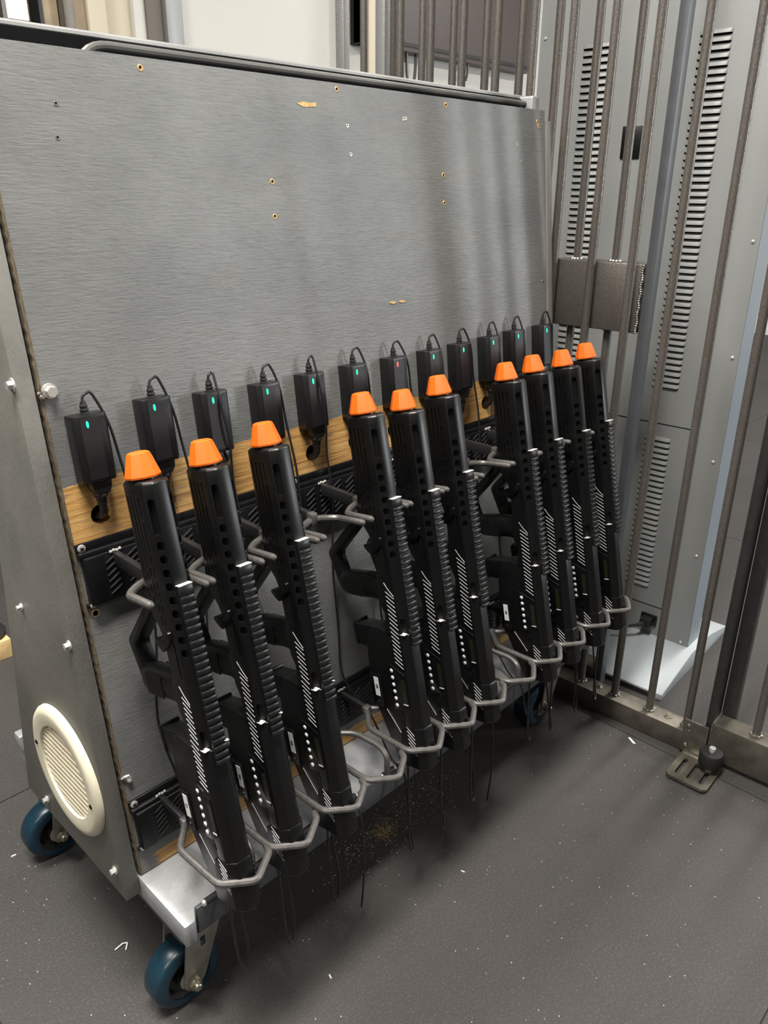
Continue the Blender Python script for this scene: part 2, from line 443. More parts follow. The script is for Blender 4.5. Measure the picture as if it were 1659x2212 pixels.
# pale post beyond the fence
struct(MB().box(at_y(790, 60, 1.9).x, at_y(804.5, 60, 1.9).x, 1.88, 1.93, 0, CEIL).build('trim_11', 'cream_wall', bevel=.004))

# wall screen
tvL = at_y(781, 50, WY-.07).x; tvR = at_y(1141, 160, WY-.07).x; tvB = at_y(870, 110, WY-.07).z
tv = thing('wall_screen', 'large dark flat screen on the white wall behind the bars', 'screen', ((tvL+tvR)/2, WY, tvB))
hw = (tvR-tvL)/2
MB().box(-hw, hw, -.07, -.015, 0, .75).build('casing', 'tv_back', tv, bevel=.006)
MB().box(-hw+.01, hw-.01, -.076, -.068, .02, .035).build('bezel', 'black_metal', tv)
MB().box(-hw, -hw+.03, -.08, 0, 0, .75).build('side_edge', 'black_metal', tv)
MB().box(-.3, .3, -.02, 0, .15, .6).build('mount', 'black_metal', tv)
cx = at_y(885, 110, WY-.04).x-(tvL+tvR)/2
MB().tube(smooth_path([(cx-.03, -.05, .02), (cx-.03, -.05, -.05), (cx-.02, -.05, -.115), (cx, -.05, -.14), (cx+.02, -.05, -.115), (cx+.03, -.05, -.05), (cx+.03, -.05, .02)], 5), .007, 6).build('cable', 'cable_black', tv)
cx = at_y(1007, 145, WY-.04).x-(tvL+tvR)/2
MB().tube(smooth_path([(cx, -.05, .02), (cx, -.05, -.04), (cx-.012, -.05, -.075)], 5), .006, 6).build('cable', 'cable_black', tv)

# ------------------------------------------------------------------ barred fence (fixed) + sliding gate behind + gate to the right
BO = Vector((1.0888, -.2274, 0)); HT = 2.6
bar_me = MB().cyl((0, 0, 0), (0, 0, 1), .0083, n=14).mesh('bar', 'hammered')
def bead(mb, c, r, n=7):
    for k in range(n):
        a = 2*PI*k/n+random.random()*.4
        mb.sphere((c[0]+math.cos(a)*r, c[1]+math.sin(a)*r, c[2]), .0036+random.random()*.0014, 6, 4, (1, 1, .7))
def bars(parent, ylist, x, z0, z1, weld_z=None):
    for y in ylist:
        o = link('bar', bar_me, parent); o.location = (x, y, z0); o.scale = (1, 1, z1-z0)
    if weld_z is not None:
        for y in ylist:
            b = MB(); bead(b, (x, y, weld_z), .0095); b.build('weld_bead', 'weld', parent)
A = thing('barred_fence', 'brown hammered steel fence with bars on a bolted bottom rail', 'fence', BO, (0, 0, FR))
MB().box(-.024, .024, -.105, .83, 0, .050).build('bottom_rail', 'rail_steel', A, bevel=.003)
bars(A, [n*.083 for n in range(-1, 10)], 0, .05, HT, .052)
MB().box(-.010, .010, .783, .811, .05, HT).build('post', 'hammered_lit', A, bevel=.003)
MB().box(-.02, .02, -.1, .83, HT, HT+.05).build('top_rail', 'hammered', A)
bar = link('bar', bar_me, A); bar.location = (0, .853, 0); bar.scale = (1, 1, HT)
def hexbolt(mb, c, r, h, ax=(0, 0, 1)):
    c = Vector(c); ax = Vector(ax); mb.cyl(c, c+ax*h*.25, r*1.5, n=14); mb.cyl(c+ax*h*.25, c+ax*h, r, n=6)
for y in (-.042, .122):
    b = MB(); hexbolt(b, (0.004, y, .050), .0062, .006); b.build('anchor_bolt', 'zinc', A)
B = thing('sliding_gate', 'brown barred gate with a big lock box behind the fence', 'gate', BO, (0, 0, FR))
BX = .048
by = [.2225+.0838*k for k in range(8)]
bars(B, by[2:], BX, .06, HT)
for y in by[:2]:
    for z0, z1 in ((.06, .846), (.976, HT)):
        o = link('bar', bar_me, B); o.location = (BX, y, z0); o.scale = (1, 1, z1-z0)
    for z in (.977, .845):
        b = MB(); bead(b, (BX, y, z), .0095); b.build('weld_bead', 'weld', B)
MB().box(BX-.026, BX+.026, .152, .345, .846, .976).build('lock_box', 'hammered', B, bevel=.003)
sm = MB()
for k in range(30): sm.sphere((BX-.0265, .1525+.001*math.sin(k), .848+k*.0043), .0026+.0006*random.random(), 6, 4)
sm.build('weld_seam', 'weld', B)
MB().box(BX-.016, BX+.010, .134, .152, .03, HT).build('post', 'gate_post', B, bevel=.002)
MB().box(BX-.010, BX+.010, .952, .980, .03, HT).build('post', 'hammered_lit', B, bevel=.003)
MB().box(BX-.02, BX+.026, .152, .945, .03, .075).build('bottom_rail', 'rail_steel', B)
MB().box(BX-.02, BX+.02, .13, .98, HT, HT+.05).build('top_rail', 'hammered', B)
G = thing('end_gate', 'dark gate with a square post and taller welded bottom rail', 'gate', BO, (0, 0, FR))
MB().box(-.024, .024, -.80, -.1402, .012, .096).build('bottom_rail', 'rail_steel', G, bevel=.003)
MB().box(-.022, .024, -.1400, -.1262, .012, HT).build('post', 'post_steel', G, bevel=.002)
MB().box(.0245, .050, -.167, -.1402, .02, HT).build('rear_post', 'post_steel', G, bevel=.003)
bars(G, [-.218-.083*k for k in range(4)], 0, .096, HT, .098)
sm = MB()
for k in range(12): sm.sphere((-.022+k*.004, -.1412, .0975), .0028, 6, 4)
for k in range(18): sm.sphere((-.0245, -.1402, .015+k*.0046), .0022, 6, 4)
sm.build('weld_seam', 'weld', G)
MB().box(-.02, .02, -.8, -.12, HT, HT+.05).build('top_rail', 'hammered', G)

# guide bracket with black roller
K = thing('guide_bracket', 'slotted steel floor bracket carrying a black roller at the gate', 'bracket', BO, (0, 0, FR))
def slot(c, l, r, ang=0, n=6):
    pts = []
    for k in range(n+1): a = -PI/2+PI*k/n; pts.append((c[0]+l/2+r*math.cos(a), c[1]+r*math.sin(a)))
    for k in range(n+1): a = PI/2+PI*k/n; pts.append((c[0]-l/2+r*math.cos(a), c[1]+r*math.sin(a)))
    return pts
pl = MB().prism([(-.030, -.095), (-.118, -.095), (-.126, -.103), (-.126, -.170), (-.118, -.178), (-.030, -.178)], lambda p: (p[0], p[1], .004), lambda p: (p[0], p[1], .0105)).mesh('plate', 'zinc')
ct = MB()
for yy in (-.112, -.1365, -.161):
    ct.prism(slot((-.082, yy), .05, .0042), lambda p: (p[0], p[1], -.01), lambda p: (p[0], p[1], .03))
pm = boolean(pl, ct.mesh('c', 'zinc')); pm.name = 'plate'; pm.materials.clear(); pm.materials.append(MATS['rail_steel']); finish(pm, 30)
link('base_plate', pm, K)
MB().box(-.031, -.0255, -.137, -.086, .006, .086).build('upright_plate', 'rail_steel', K, bevel=.001)
for (y, z, r) in ((-.097, .074, .0042), (-.099, .061, .0026), (-.096, .026, .0042)):
    MB().sphere((-.0315, y, z), r, 10, 6, (.6, 1, 1)).build('rivet', 'zinc', K)
MB().box(-.044, -.030, -.137, -.098, .0105, .014).build('bend', 'zinc', K, bevel=.0015)
rc = (-.058, -.158)
MB().lathe_axis((rc[0], rc[1], .024), (rc[0], rc[1], .056), [(0, .021), (.08, .0228), (.92, .0228), (1, .0215)], 28).build('roller', 'rubber', K)
b = MB(); b.cyl((rc[0], rc[1], .0105), (rc[0], rc[1], .024), .010, n=6); b.cyl((rc[0], rc[1], .0105), (rc[0], rc[1], .013), .013, n=18); b.build('lower_nut', 'zinc', K)
b = MB(); b.cyl((rc[0], rc[1], .056), (rc[0], rc[1], .059), .0055, n=14); b.cyl((rc[0], rc[1], .059), (rc[0], rc[1], .066), .0068, n=6); b.build('hex_bolt', 'bright_steel', K)

# ------------------------------------------------------------------ louvred cabinet beyond the fence
KO = Vector((1.376, .0975, 0))
Q = thing('louvred_cabinet', 'tall grey metal cabinet with two louvre columns beyond the fence', 'cabinet', KO, (0, 0, .0419))
KH = 1.95; hy = .276; KD = .068
MB().box(0, KD, -hy, hy, .045, KH).build('body', 'kiosk_grey', Q, bevel=.003)
MB().box(.002, KD-.001, -hy-.0015, -hy+.002, .05, KH-.005).build('side_skin', 'kiosk_side', Q)
ft = MB(); fp = [(-.185, 0), (-.185, .016), (-.02, .052), (.10, .052), (.235, .018), (.235, 0)]
ft.prism(fp, lambda p: (p[0], -hy-.02, p[1]), lambda p: (p[0], hy+.02, p[1])); ft.build('foot', 'kiosk_foot', Q, bevel=.002)
MB().box(-.188, -.150, -hy-.005, hy+.005, 0, .012).build('foot_pad', 'rubber', Q)
lv = MB(); L = .032
prof = [(0, 0), (0, .0085), (-.0015, .0085), (-.0055, .0015), (-.0055, .0008)]
n = len(prof); ys_ = [-L, -L+.004, L-.004, L]; vs = []
for i, y in enumerate(ys_):
    k = 0.15 if i in (0, 3) else 1
    vs += [(px*k, y, pz) for px, pz in prof]
fs = []
for i in range(3):
    for j in range(n-1): fs.append((i*n+j, i*n+j+1, (i+1)*n+j+1, (i+1)*n+j))
fs += [tuple(range(n)), tuple(range(3*n+n-1, 3*n-1, -1)), ]
lv.add(vs, fs)
lme = lv.mesh('louver', 'kiosk_grey', smooth=50)
gap = MB().box(-.0006, .001, -L+.001, L-.001, -.0022, .0010).mesh('louver_gap', 'dark_void')
for yc in (.131, -.125):
    zs = [1.389-.01405*k for k in range(51)]+[.560-.01405*k for k in range(28)]
    for z in zs:
        o = link('louver', lme, Q); o.location = (-.0003, yc, z)
    g = MB()
    for z in zs: g.box(-.0007, .001, yc-L+.001, yc+L-.001, z-.0020, z+.0012)
    stuff(g.build('louver_gaps', 'dark_void', Q))
MB().box(-.004, 0, .005, .049, 1.170, 1.234).build('label_plate', 'label_black', Q, bevel=.001)
for (y, z) in ((-.262, 1.01), (-.262, .773), (-.260, .536), (-.260, .299), (-.258, .06), (-.262, 1.42), (.262, 1.42), (.262, 1.01)):
    MB().lathe_axis((0, y, z), (-.003, y, z), [(0, .0042), (.5, .0040), (1, .002)], 10).build('screw', 'bright_steel', Q)
sm = MB(); sm.box(-.0008, .001, -.2, .2, .5995, .6012); sm.box(-.0008, .001, -.198, .2, .131, .1326); sm.build('panel_seam', 'dark_void', Q)
sk = MB().box(-.006, .001, -.192, -.150, .078, .108).build('power_inlet', 'label_black', Q, bevel=.002)
b = MB(); b.box(-.030, -.006, -.184, -.158, .082, .104); b.cyl((-.03, -.170, .093), (-.045, -.160, .09), .007, .005, 10)
b.build('plug', 'rubber', sk, bevel=.003)
b = MB().tube(smooth_path([(-.045, -.160, .09), (-.065, -.13, .082), (-.09, -.06, .06), (-.11, .02, .055), (-.13, .1, .045)], 6), .004, 8); b.build('power_cord', 'cable_black', sk)

# ------------------------------------------------------------------ the rolling rack
CT = thing('rolling_rack', 'grey plywood A-frame rack on blue wheels holding the blasters', 'rack')
L_ = 1.012; HTOP = 1.239
# front panel with drilled plug holes
AX = [(v+.341)*.9855-.341 for v in (.05, .137, .221, .309, .392, .48, .57, .658, .738, .824, .902, .998)]
TH = .014
fp_ = MB().prism([(0, 0), (0, 1)], lambda p: (0, 0, 0), lambda p: (0, 0, 0)) if False else MB()
def pbox(mb, x0, x1, z0, z1, off0, off1):
    vs = [pan(x, z, o) for x in (x0, x1) for o in (off0, off1) for z in (z0, z1)]
    mb.add(vs, [(0,1,3,2), (4,6,7,5), (0,4,5,1), (2,3,7,6), (0,2,6,4), (1,5,7,3)]); return mb
pbox(fp_, .0035, L_, ZT+.002, HTOP, 0, -TH)
ct = MB()
for i, x in enumerate(AX):
    n = 18; ct.lathe_axis(pan(x+.001, .738, .02), pan(x+.001, .738, -.03), [(0, .0125), (1, .0125)], n)
fm = boolean(fp_.mesh('front_panel', 'panel_paint'), ct.mesh('c', 'wood_chip')); fm.name = 'front_panel'
fm.materials.clear(); fm.materials.append(MATS['panel_paint']); finish(fm, 30)
FP = link('front_panel', fm, CT)
# ragged sawn edge of the plywood beside the gap
rg = MB(); N = 150
vs = []; fs = []
for k in range(N+1):
    z = ZT+.003+(HTOP-ZT-.004)*k/N; e = .0036-.0010*random.random()-.0012*(k % 2)
    vs += [pan(e, z, .0006), pan(e-.0006*random.random(), z, -.006), pan(.006, z, -.006), pan(.006, z, .0004)]
for k in range(N):
    for j in range(4): fs.append((4*k+j, 4*k+(j+1) % 4, 4*k+4+(j+1) % 4, 4*k+4+j))
rg.add(vs, fs); rg.build('sawn_edge', 'ply_edge', FP)
# back panel and end panels
def yb(z): return .290+(.309-z)*.187
bp = MB(); vs = [Vector((x, yb(z)-o, z)) for x in (0, L_) for o in (0, .012) for z in (.205, 1.10)]
bp.add(vs, [(0,1,3,2), (4,6,7,5), (0,4,5,1), (2,3,7,6), (0,2,6,4), (1,5,7,3)]); bp.build('back_panel', 'panel_paint', CT)
def end_poly():
    return [((.205-ZT)*T-.0005, .205), ((1.222-ZT)*T-.0005, 1.222), (yb(1.222)+.03, 1.222), (yb(.60), .60), (yb(.205)+.002, .205)]
ep = end_poly()
EP = MB().prism(ep, lambda p: (-.023, p[0], p[1]), lambda p: (-.0015, p[0], p[1])).build('end_panel', 'end_paint', CT, bevel=.0012)
MB().prism(ep, lambda p: (L_+.004, p[0], p[1]), lambda p: (L_+.022, p[0], p[1])).build('end_panel', 'end_paint', CT, bevel=.0012)
MB().box(-.0015, .004, .02, .03, .23, 1.2).build('gap_filler', 'dark_void', CT) if False else None
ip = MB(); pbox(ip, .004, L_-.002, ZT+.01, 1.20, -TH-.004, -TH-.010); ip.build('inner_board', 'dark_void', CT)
# hex lag bolts and screws on the end panel
for (y, z, r) in ((.181, .589, .0034), (.042, .591, .0042), (.232, .231, .0042), (.006+.012, .246, .0042), (.075, .904, .0052)):
    b = MB(); hexbolt(b, (-.023, y, z), r, .007, (-1, 0, 0)); b.build('lag_bolt', 'bright_steel', EP)
# round vent
V0 = (-.0235, .117, .358)
vt = MB().lathe_axis((V0[0], V0[1], V0[2]), (V0[0]-.010, V0[1], V0[2]), [(0, .098), (.35, .0975), (.75, .094), (.95, .089), (1.0, .086), (.93, .075), (.85, .069), (.3, .0665), (0, .066)], 64, cap=False)
VT = vt.build('round_vent', 'vent_cream', CT, smooth=50)
VT['label'] = 'round cream vent with dusty slats'
n_s = 13
for k in range(n_s):
    z = -.058+.116*k/(n_s-1); hw_ = math.sqrt(max(.0672**2-z*z, .0001))
    ya, yb_ = V0[1]-hw_, V0[1]+hw_
    m = MB(); m.prism([(-.0005, .0052), (-.0016, .0056), (-.0068, -.0020), (-.0060, -.0030)], lambda p: (V0[0]+p[0]+.002, ya, V0[2]+z+p[1]), lambda p: (V0[0]+p[0]+.002, yb_, V0[2]+z+p[1]))
    sl_ = m.build('slat', 'vent_slat', VT)
    m = MB(); m.prism([(-.0058, -.0014), (-.0074, -.0014), (-.0078, -.0040), (-.0066, -.0046), (-.0056, -.0036)], lambda p: (V0[0]+p[0]+.002, ya, V0[2]+z+p[1]), lambda p: (V0[0]+p[0]+.002, yb_, V0[2]+z+p[1]))
    m.build('slat_lip', 'vent_cream', sl_)
MB().lathe_axis((V0[0]-.0002, V0[1], V0[2]), (V0[0]-.0008, V0[1], V0[2]), [(0, .067), (1, .067)], 40).build('back_disc', 'dark_void', VT)
for s_ in (-1, 1):
    c = (V0[0]-.0096, V0[1]+s_*.081*.98, V0[2]+s_*.008)
    MB().lathe_axis(c, (c[0]-.0012, c[1], c[2]), [(0, .0035), (1, .003)], 12).build('screw_hole', 'dark_void', VT)
# metal base with tray and bevelled front lip
BF, BB, BZ0 = -.113, .395, .191
bs = MB()
bs.prism([(0, BB), (0, BF), (.016, BF), (.027, -.094), (L_-.024, -.094), (L_-.014, BF), (L_, BF), (L_, BB)], lambda p: (p[0], p[1], BZ0), lambda p: (p[0], p[1], ZT))
BS = bs.build('base_tray', 'frame_metal', CT, bevel=.002)
MB().box(.028, L_-.025, -.0975, -.0945, .181, ZT-.002).build('front_lip', 'lip_shade', CT, bevel=.0008)
MB().box(.004, L_-.004, -.092, BB-.004, .176, BZ0).build('under_frame', 'post_steel', CT)
# clip brackets behind the end panel (rear corner)
MB().box(-.004, .012, .372, .394, ZT, ZT+.03).build('corner_clip', 'frame_metal', CT, bevel=.002)
# top tube frame behind the front panel
tb = MB(); tb.tube([(-.02, .152, 1.2595), (L_-.004, .152, 1.2595)], .0052, 10); tb.build('top_tube', 'tube_metal', CT)
tb = MB(); tb.box(-.02, L_-.004, .1435, .1445, 1.10, 1.257); tb.build('shade_strip', 'dark_void', CT)  # black sheet standing in for the shade under the top tubes
tb = MB(); tb.tube(round_path([(.128, .136, 1.16), (.128, .136, 1.2495), (.30, .136, 1.2495), (L_-.03, .136, 1.2495)], .05, 8), .0050, 10); tb.build('bent_tube', 'dark_tube', CT)
tb = MB(); tb.box(L_-.03, L_-.008, .118, .160, 1.10, 1.262); tb.build('corner_tube', 'tube_metal', CT, bevel=.004, seg=3)
# marks on the front panel: screw holes, screws, splinters
for (x, z, kind) in ((.19, 1.228, 'w'), (.083, 1.184, 's'), (.078, 1.151, 's'), (.493, 1.231, 'w'), (.508, 1.186, 's'), (.51, 1.149, 's'), (.362, 1.111, 'w'), (.36, 1.068, 'w'),
                     (.729, 1.228, 'w'), (.715, 1.125, 'w'), (.714, 1.083, 'w'), (.923, 1.179, 's'), (.936, 1.151, 's'), (1.0, .941, 's'), (.988, 1.219, 'w'), (.992, 1.212, 'w'), (.626, 1.202, 's'), (.632, 1.203, 's')):
    r = .0034 if kind == 'w' else .0024
    m = MB().lathe_axis(pan(x, z, -.0005), pan(x, z, .0008), [(0, r*1.15), (1, r)], 10)
    h = m.build('screw_hole', 'wood_chip' if kind == 'w' else 'zinc', FP)
    MB().lathe_axis(pan(x-r*.15, z+r*.2, .0003), pan(x-r*.15, z+r*.2, .0011), [(0, r*.55), (1, r*.5)], 8).build('hole_core', 'dark_void', FP)
m = MB(); pts = [(.417, 1.2085), (.428, 1.2110), (.442, 1.2105), (.452, 1.2120), (.4515, 1.2065), (.438, 1.2058), (.430, 1.2045), (.424, 1.2062)]
m.prism(pts, lambda p: pan(p[0], p[1], -.0003), lambda p: pan(p[0], p[1], .0005)); m.build('splinter', 'wood_chip', FP)
for sx in (.568, .590):
    m = MB(); m.prism([(sx, .938), (sx+.010, .9395), (sx+.018, .937), (sx+.009, .9355)], lambda p: pan(p[0], p[1], -.0003), lambda p: pan(p[0], p[1], .0009)); m.build('splinter', 'wood_chip', FP)
b = MB(); b.cyl(pan(.0135, .892, 0), pan(.0135, .892, .004), .0085, n=16); b.cyl(pan(.0135, .892, .004), pan(.0135, .892, .011), .0062, n=6); b.build('hex_bolt', 'bright_steel', FP)
b = MB(); b.sphere(pan(.004, .886, .002), .004, 7, 5); b.sphere(pan(.002, .890, .001), .003, 7, 5); b.build('paint_drip', 'weld', FP)
for (x, z) in ((.010, .383),):
    b = MB(); b.tube([pan(x-.006, z+.003, .001), pan(x-.003, z+.006, .004), pan(x+.002, z+.006, .005), pan(x+.004, z+.002, .005)], .0018, 7); b.sphere(pan(x+.003, z-.002, .003), .0042, 8, 5); b.build('bent_staple', 'bright_steel', FP)
b = MB(); b.lathe_axis(pan(.0150, .619, -.001), pan(.0150, .619, .0006), [(0, .0062), (1, .0052)], 14); b.build('screw_hole', 'wood_chip', FP)
b = MB(); b.lathe_axis(pan(.0146, .6195, .0), pan(.0146, .6195, .0009), [(0, .0038), (1, .0036)], 12); b.build('hole_core', 'dark_void', FP)

# slotted rails
def rail(z1, z0, name):
    m = MB()
    x0, x1 = .005, L_-.004
    pbox(m, x0, x1, z1-.010, z1, 0, .004)                       # top flange
    pbox(m, x0, x1, z1-.016, z1-.010, 0, .010)                  # lip
    pbox(m, x0+.004, x1, z0+.004, z1-.016, 0, .0125)            # face
    pbox(m, x0, x1, z0, z0+.004, 0, .006)                       # bottom flange
    R_ = m.build(name, 'black_rail', CT, bevel=.0012)
    s = MB(); k = 0; x = .034
    zlo, zhi = z0+.010, z1-.022
    while x < x1-.03:
        for j in range(6):
            zc = zlo+(zhi-zlo)*(j+.2)/6
            a = pan(x, zc, .0133); b_ = pan(x+.016, zc+.0085, .0133)
            s.tube([a+(b_-a)*.0, a+(b_-a)*.5, b_], [.0009, .0012, .0009], 5)
        k += 1; x += .0265
    stuff(s.build('rail_slots', 'rail_ridge', R_))
    b = MB(); b.lathe_axis(pan(x0+.007, z1-.0055, .004), pan(x0+.007, z1-.0055, .006), [(0, .0052), (.6, .0050), (1, .0030)], 16); b.build('screw', 'bright_steel', R_)
    b = MB(); b.box(-.0028, .0028, -.0004, .0004, -.0005, .0005); 
    for ang in (.6, .6+PI/2):
        c = pan(x0+.007, z1-.0055, .0062); dx = math.cos(ang)*.0026; dz = math.sin(ang)*.0026
        MB().tube([c+Vector((-dx, 0, -dz)), c+Vector((dx, 0, dz))], .0007, 5).build('screw_slot', 'dark_void', R_)
    b = MB(); b.lathe_axis(pan(x0+.007, z0+.002, .006), pan(x0+.007, z0+.002, .0075), [(0, .0042), (1, .003)], 12); b.build('screw', 'bright_steel', R_)
    b = MB(); b.lathe_axis(pan(.34, z1-.0055, .004), pan(.34, z1-.0055, .006), [(0, .0042), (1, .003)], 12); b.build('screw', 'bright_steel', R_)
    # end cap of the rail
    e = MB(); pbox(e, x0+.0045, x0+.026, z0+.0045, z1-.0165, .0128, .0142); e.build('end_cap', 'black_rail', R_, bevel=.0006)
    return R_
rail(.711, .631, 'upper_rail')
rail(.349, .272, 'lower_rail')

# slot positions follow the blasters
GX = {0: .0489, 1: .1280, 2: .2161, 4: .3848, 5: .4642, 6: .5452, 8: .7152, 9: .7944, 10: .8856, 11: .9667}
GS = {0: .5603, 1: .5567, 2: .5599, 4: .5678, 5: .5584, 6: .5665, 8: .5619, 9: .5633, 10: .5601, 11: .5624}
SX = [GX.get(i, .0475+.08346*i) for i in range(12)]
# upper forks (one prototype, shared meshes)
arm = MB().box(-.0042, .0042, -.052, .022, -.0095, .0075).mesh('arm', 'hook_arm', bevel=.001)
jn = MB(); jn.box(-.006, .006, -.062, -.050, -.011, .008)
jm = jn.mesh('joint', 'hook_coat', bevel=.0025)
clip = MB(); 
for k in range(4): clip.sphere((-.006+k*.004, .021, .0085+.001*(k % 2)), .0022, 6, 4)
clm = clip.mesh('rail_clip', 'bright_steel')
def prong(s):
    return MB().tube(round_path([(0, -.056, -.002), (s*.020, -.060, -.005), (s*.0345, -.070, -.006), (s*.0350, -.118, .001)], .010, 4), .0049, 10, rend=True).mesh('prong', 'hook_coat')
pmL, pmR = prong(-1), prong(1)
FORKS = []
for i in range(12):
    a = link('hook_arm', arm, CT); a.location = (SX[i], .018, .686)
    for me, nm in ((jm, 'joint'), (pmL, 'prong'), (pmR, 'prong'), (clm, 'rail_clip')):
        link(nm, me, a)
# lower cradles
arm2 = MB().box(-.0036, .0036, -.050, .010, -.006, .006).mesh('arm', 'hook_arm', bevel=.001)
lz = 0.0
loop = MB().tube(round_path([(0, -.046, 0), (-.006, -.058, .001), (-.0325, -.088, .002), (-.0300, -.168, .003), (.006, -.1965, .003), (.0430, -.172, .003), (.047, -.163, .003)], .009, 4), .0047, 10, rend=True).mesh('cradle_rod', 'hook_coat')
rarm = MB().tube(round_path([(.002, -.048, 0), (.0325, -.080, .001), (.0370, -.128, .001), (.0330, -.147, -.004), (.0325, -.148, -.040)], .012, 5), .0047, 10, rend=True).mesh('side_rod', 'hook_coat')
jm2 = MB().box(-.0065, .0065, -.056, -.044, -.0075, .0065).mesh('joint', 'hook_coat', bevel=.0025)
for i in range(12):
    a = link('cradle_arm', arm2, CT); a.location = (SX[i], -.0055, .332)
    for me, nm in ((jm2, 'joint'), (loop, 'cradle_rod'), (rarm, 'side_rod'), (clm, 'rail_clip')):
        o = link(nm, me, a)
        if nm == 'rail_clip': o.location = (0, -.012, 0)
pg = MB(); pg.cyl((-.013, 0, 0), (.013, 0, 0), .0048, n=12)
pgm = pg.mesh('peg', 'rubber')
pem = [MB().cyl((q*.0165, 0, 0), (q*.0125, 0, 0), .0038, .0048, n=12).mesh('peg_tip', 'bright_steel') for q in (-1, 1)]
for i in range(12):
    o = link('rest_peg', pgm, CT); o.location = (SX[i]+.003, -.1005, ZT+.0030)
    for q in pem: link('peg_tip', q, o)

# casters
def caster(x, y, sgn):
    pl = MB(); pl.box(-.004, .076, -.035, .035, .169, .176)
    cs = pl.build('caster', 'fork_zinc', CT, bevel=.001); cs.location = (x, y, 0)
    wh = MB(); R_ = .0530; hwid = .0205
    wh.lathe_axis((0, -hwid, R_), (0, hwid, R_), [(0, .035), (0, .0440), (.06, .0500), (.18, .0525), (.5, .0530), (.82, .0525), (.94, .0500), (1, .0440), (1, .035)], 56, cap=False)
    wh.build('tyre', 'wheel_blue', cs, smooth=60)
    co = MB(); co.lathe_axis((0, -hwid, R_), (0, hwid, R_), [(.02, .0365), (.02, .0325), (.30, .029), (.34, .019), (.12, .017), (.10, .010), (.9, .010), (.88, .017), (.66, .019), (.70, .029), (.98, .0325), (.98, .0365)], 48, cap=False)
    co.build('wheel_core', 'wheel_core', cs, smooth=50)
    for s in (-1, 1):
        poly = [(.002, .169), (.062, .169), (.052, .132), (.020, R_-.006), (.012, R_-.015), (-.007, R_-.015), (-.013, R_-.006), (-.012, R_+.012)]
        f0 = s*(hwid+.006); f1 = s*(hwid+.010)
        me = MB().prism(poly, lambda p: (p[0], f0, p[1]), lambda p: (p[0], f1, p[1])).mesh('fork_plate', 'fork_zinc', bevel=.0008)
        if s == -1:
            c = MB(); c.box(.018, .026, -.06, .0, .106, .124)
            me2 = boolean(me, c.mesh('c', 'fork_zinc')); me2.materials.clear(); me2.materials.append(MATS['fork_zinc']); finish(me2, 30); me = me2
        link('fork_plate', me, cs)
    MB().box(.004, .066, -hwid-.010, hwid+.010, .160, .170).build('fork_bridge', 'fork_zinc', cs, bevel=.001)
    wsh = MB(); wsh.lathe_axis((0, -hwid-.006, R_), (0, -hwid-.001, R_), [(0, .0125), (.5, .017), (1, .016)], 20); wsh.build('hub_washer', 'fork_zinc', cs)
    nt_ = MB(); nt_.cyl((0, -hwid-.010, R_), (0, -hwid-.0185, R_), .0098, n=6); nt_.lathe_axis((0, -hwid-.0185, R_), (0, -hwid-.026, R_), [(0, .0062), (.8, .0060), (1, .0045)], 14)
    nt_.build('axle_nut', 'zinc', cs, bevel=.0004)
    MB().lathe_axis((0, hwid+.010, R_), (0, hwid+.018, R_), [(0, .0098), (1, .0098)], 6).build('axle_head', 'zinc', cs)
    if sgn < 0: pass
    return cs
caster(.0295, -.0300, 1); caster(.0215, .371, 1); caster(.932, -.0300, 1); caster(.932, .371, 1)

# ------------------------------------------------------------------ power adapters
AW, AD, AH = .0415, .0255, .0790
ab = MB()
hw2 = AW/2
ab.prism([(-hw2, 0), (-hw2, -AD+.006), (-hw2+.005, -AD), (hw2-.005, -AD), (hw2, -AD+.006), (hw2, 0)], lambda p: (p[0], p[1], 0), lambda p: (p[0], p[1], AH))
abm = ab.mesh('casing', 'adapter_black', bevel=.0014, seg=2)
af = MB().box(-hw2+.0065, hw2-.0125, -AD-.0003, -AD+.001, .004, AH-.004).mesh('face_plate', 'adapter_face')
ar = MB()
for k in range(4): ar.box(hw2-.0115+k*.0018, hw2-.0108+k*.0018, -AD-.0004, -AD+.001, .004, AH-.003)
arm_ = ar.mesh('grooves', 'gun_rail')
ledm = [MB().prism([(math.cos(a)*.0015, math.sin(a)*.0042) for a in [2*PI*k/12 for k in range(12)]], lambda p: (p[0]-hw2+.0145, -AD-.0003, p[1]+AH-.0105), lambda p: (p[0]-hw2+.0145, -AD-.0011, p[1]+AH-.0105)).mesh('status_light', m) for m in ('led_green', 'led_red')]
sr = MB(); sr.lathe_axis((-.001, -.013, AH-.001), (-.001, -.013, AH+.0145), [(0, .0058), (.12, .0060), (.16, .0045), (.26, .0045), (.3, .0052), (.40, .0052), (.44, .0040), (.55, .0040), (.59, .0046), (.70, .0046), (.74, .0036), (1, .0030)], 12)
srm = sr.mesh('strain_relief', 'rubber')
pgm_ = MB()
pgm_.prism([(-.0125, .001), (.0125, .001), (.0115, -.009), (.0070, -.0155), (-.0070, -.0155), (-.0115, -.009)], lambda p: (p[0], -.0215, p[1]), lambda p: (p[0], -.0045, p[1]))
pgm_.lathe_axis((0, -.013, -.014), (0, -.012, -.036), [(0, .0072), (.12, .0088), (.25, .0088), (.3, .0066), (.5, .0064), (.53, .0055), (.68, .0062), (.7, .0052), (1, .0050)], 12)
pgm_.tube(smooth_path([(0, -.012, -.034), (0, -.010, -.040), (.000, -.003, -.045), (.000, .012, -.048)], 4), .0048, 8)
plug_m = pgm_.mesh('mains_plug', 'cable_black', bevel=.0006)
ORD = ['first', 'second', 'third', 'fourth', 'fifth', 'sixth', 'seventh', 'eighth', 'ninth', 'tenth', 'eleventh', 'twelfth']
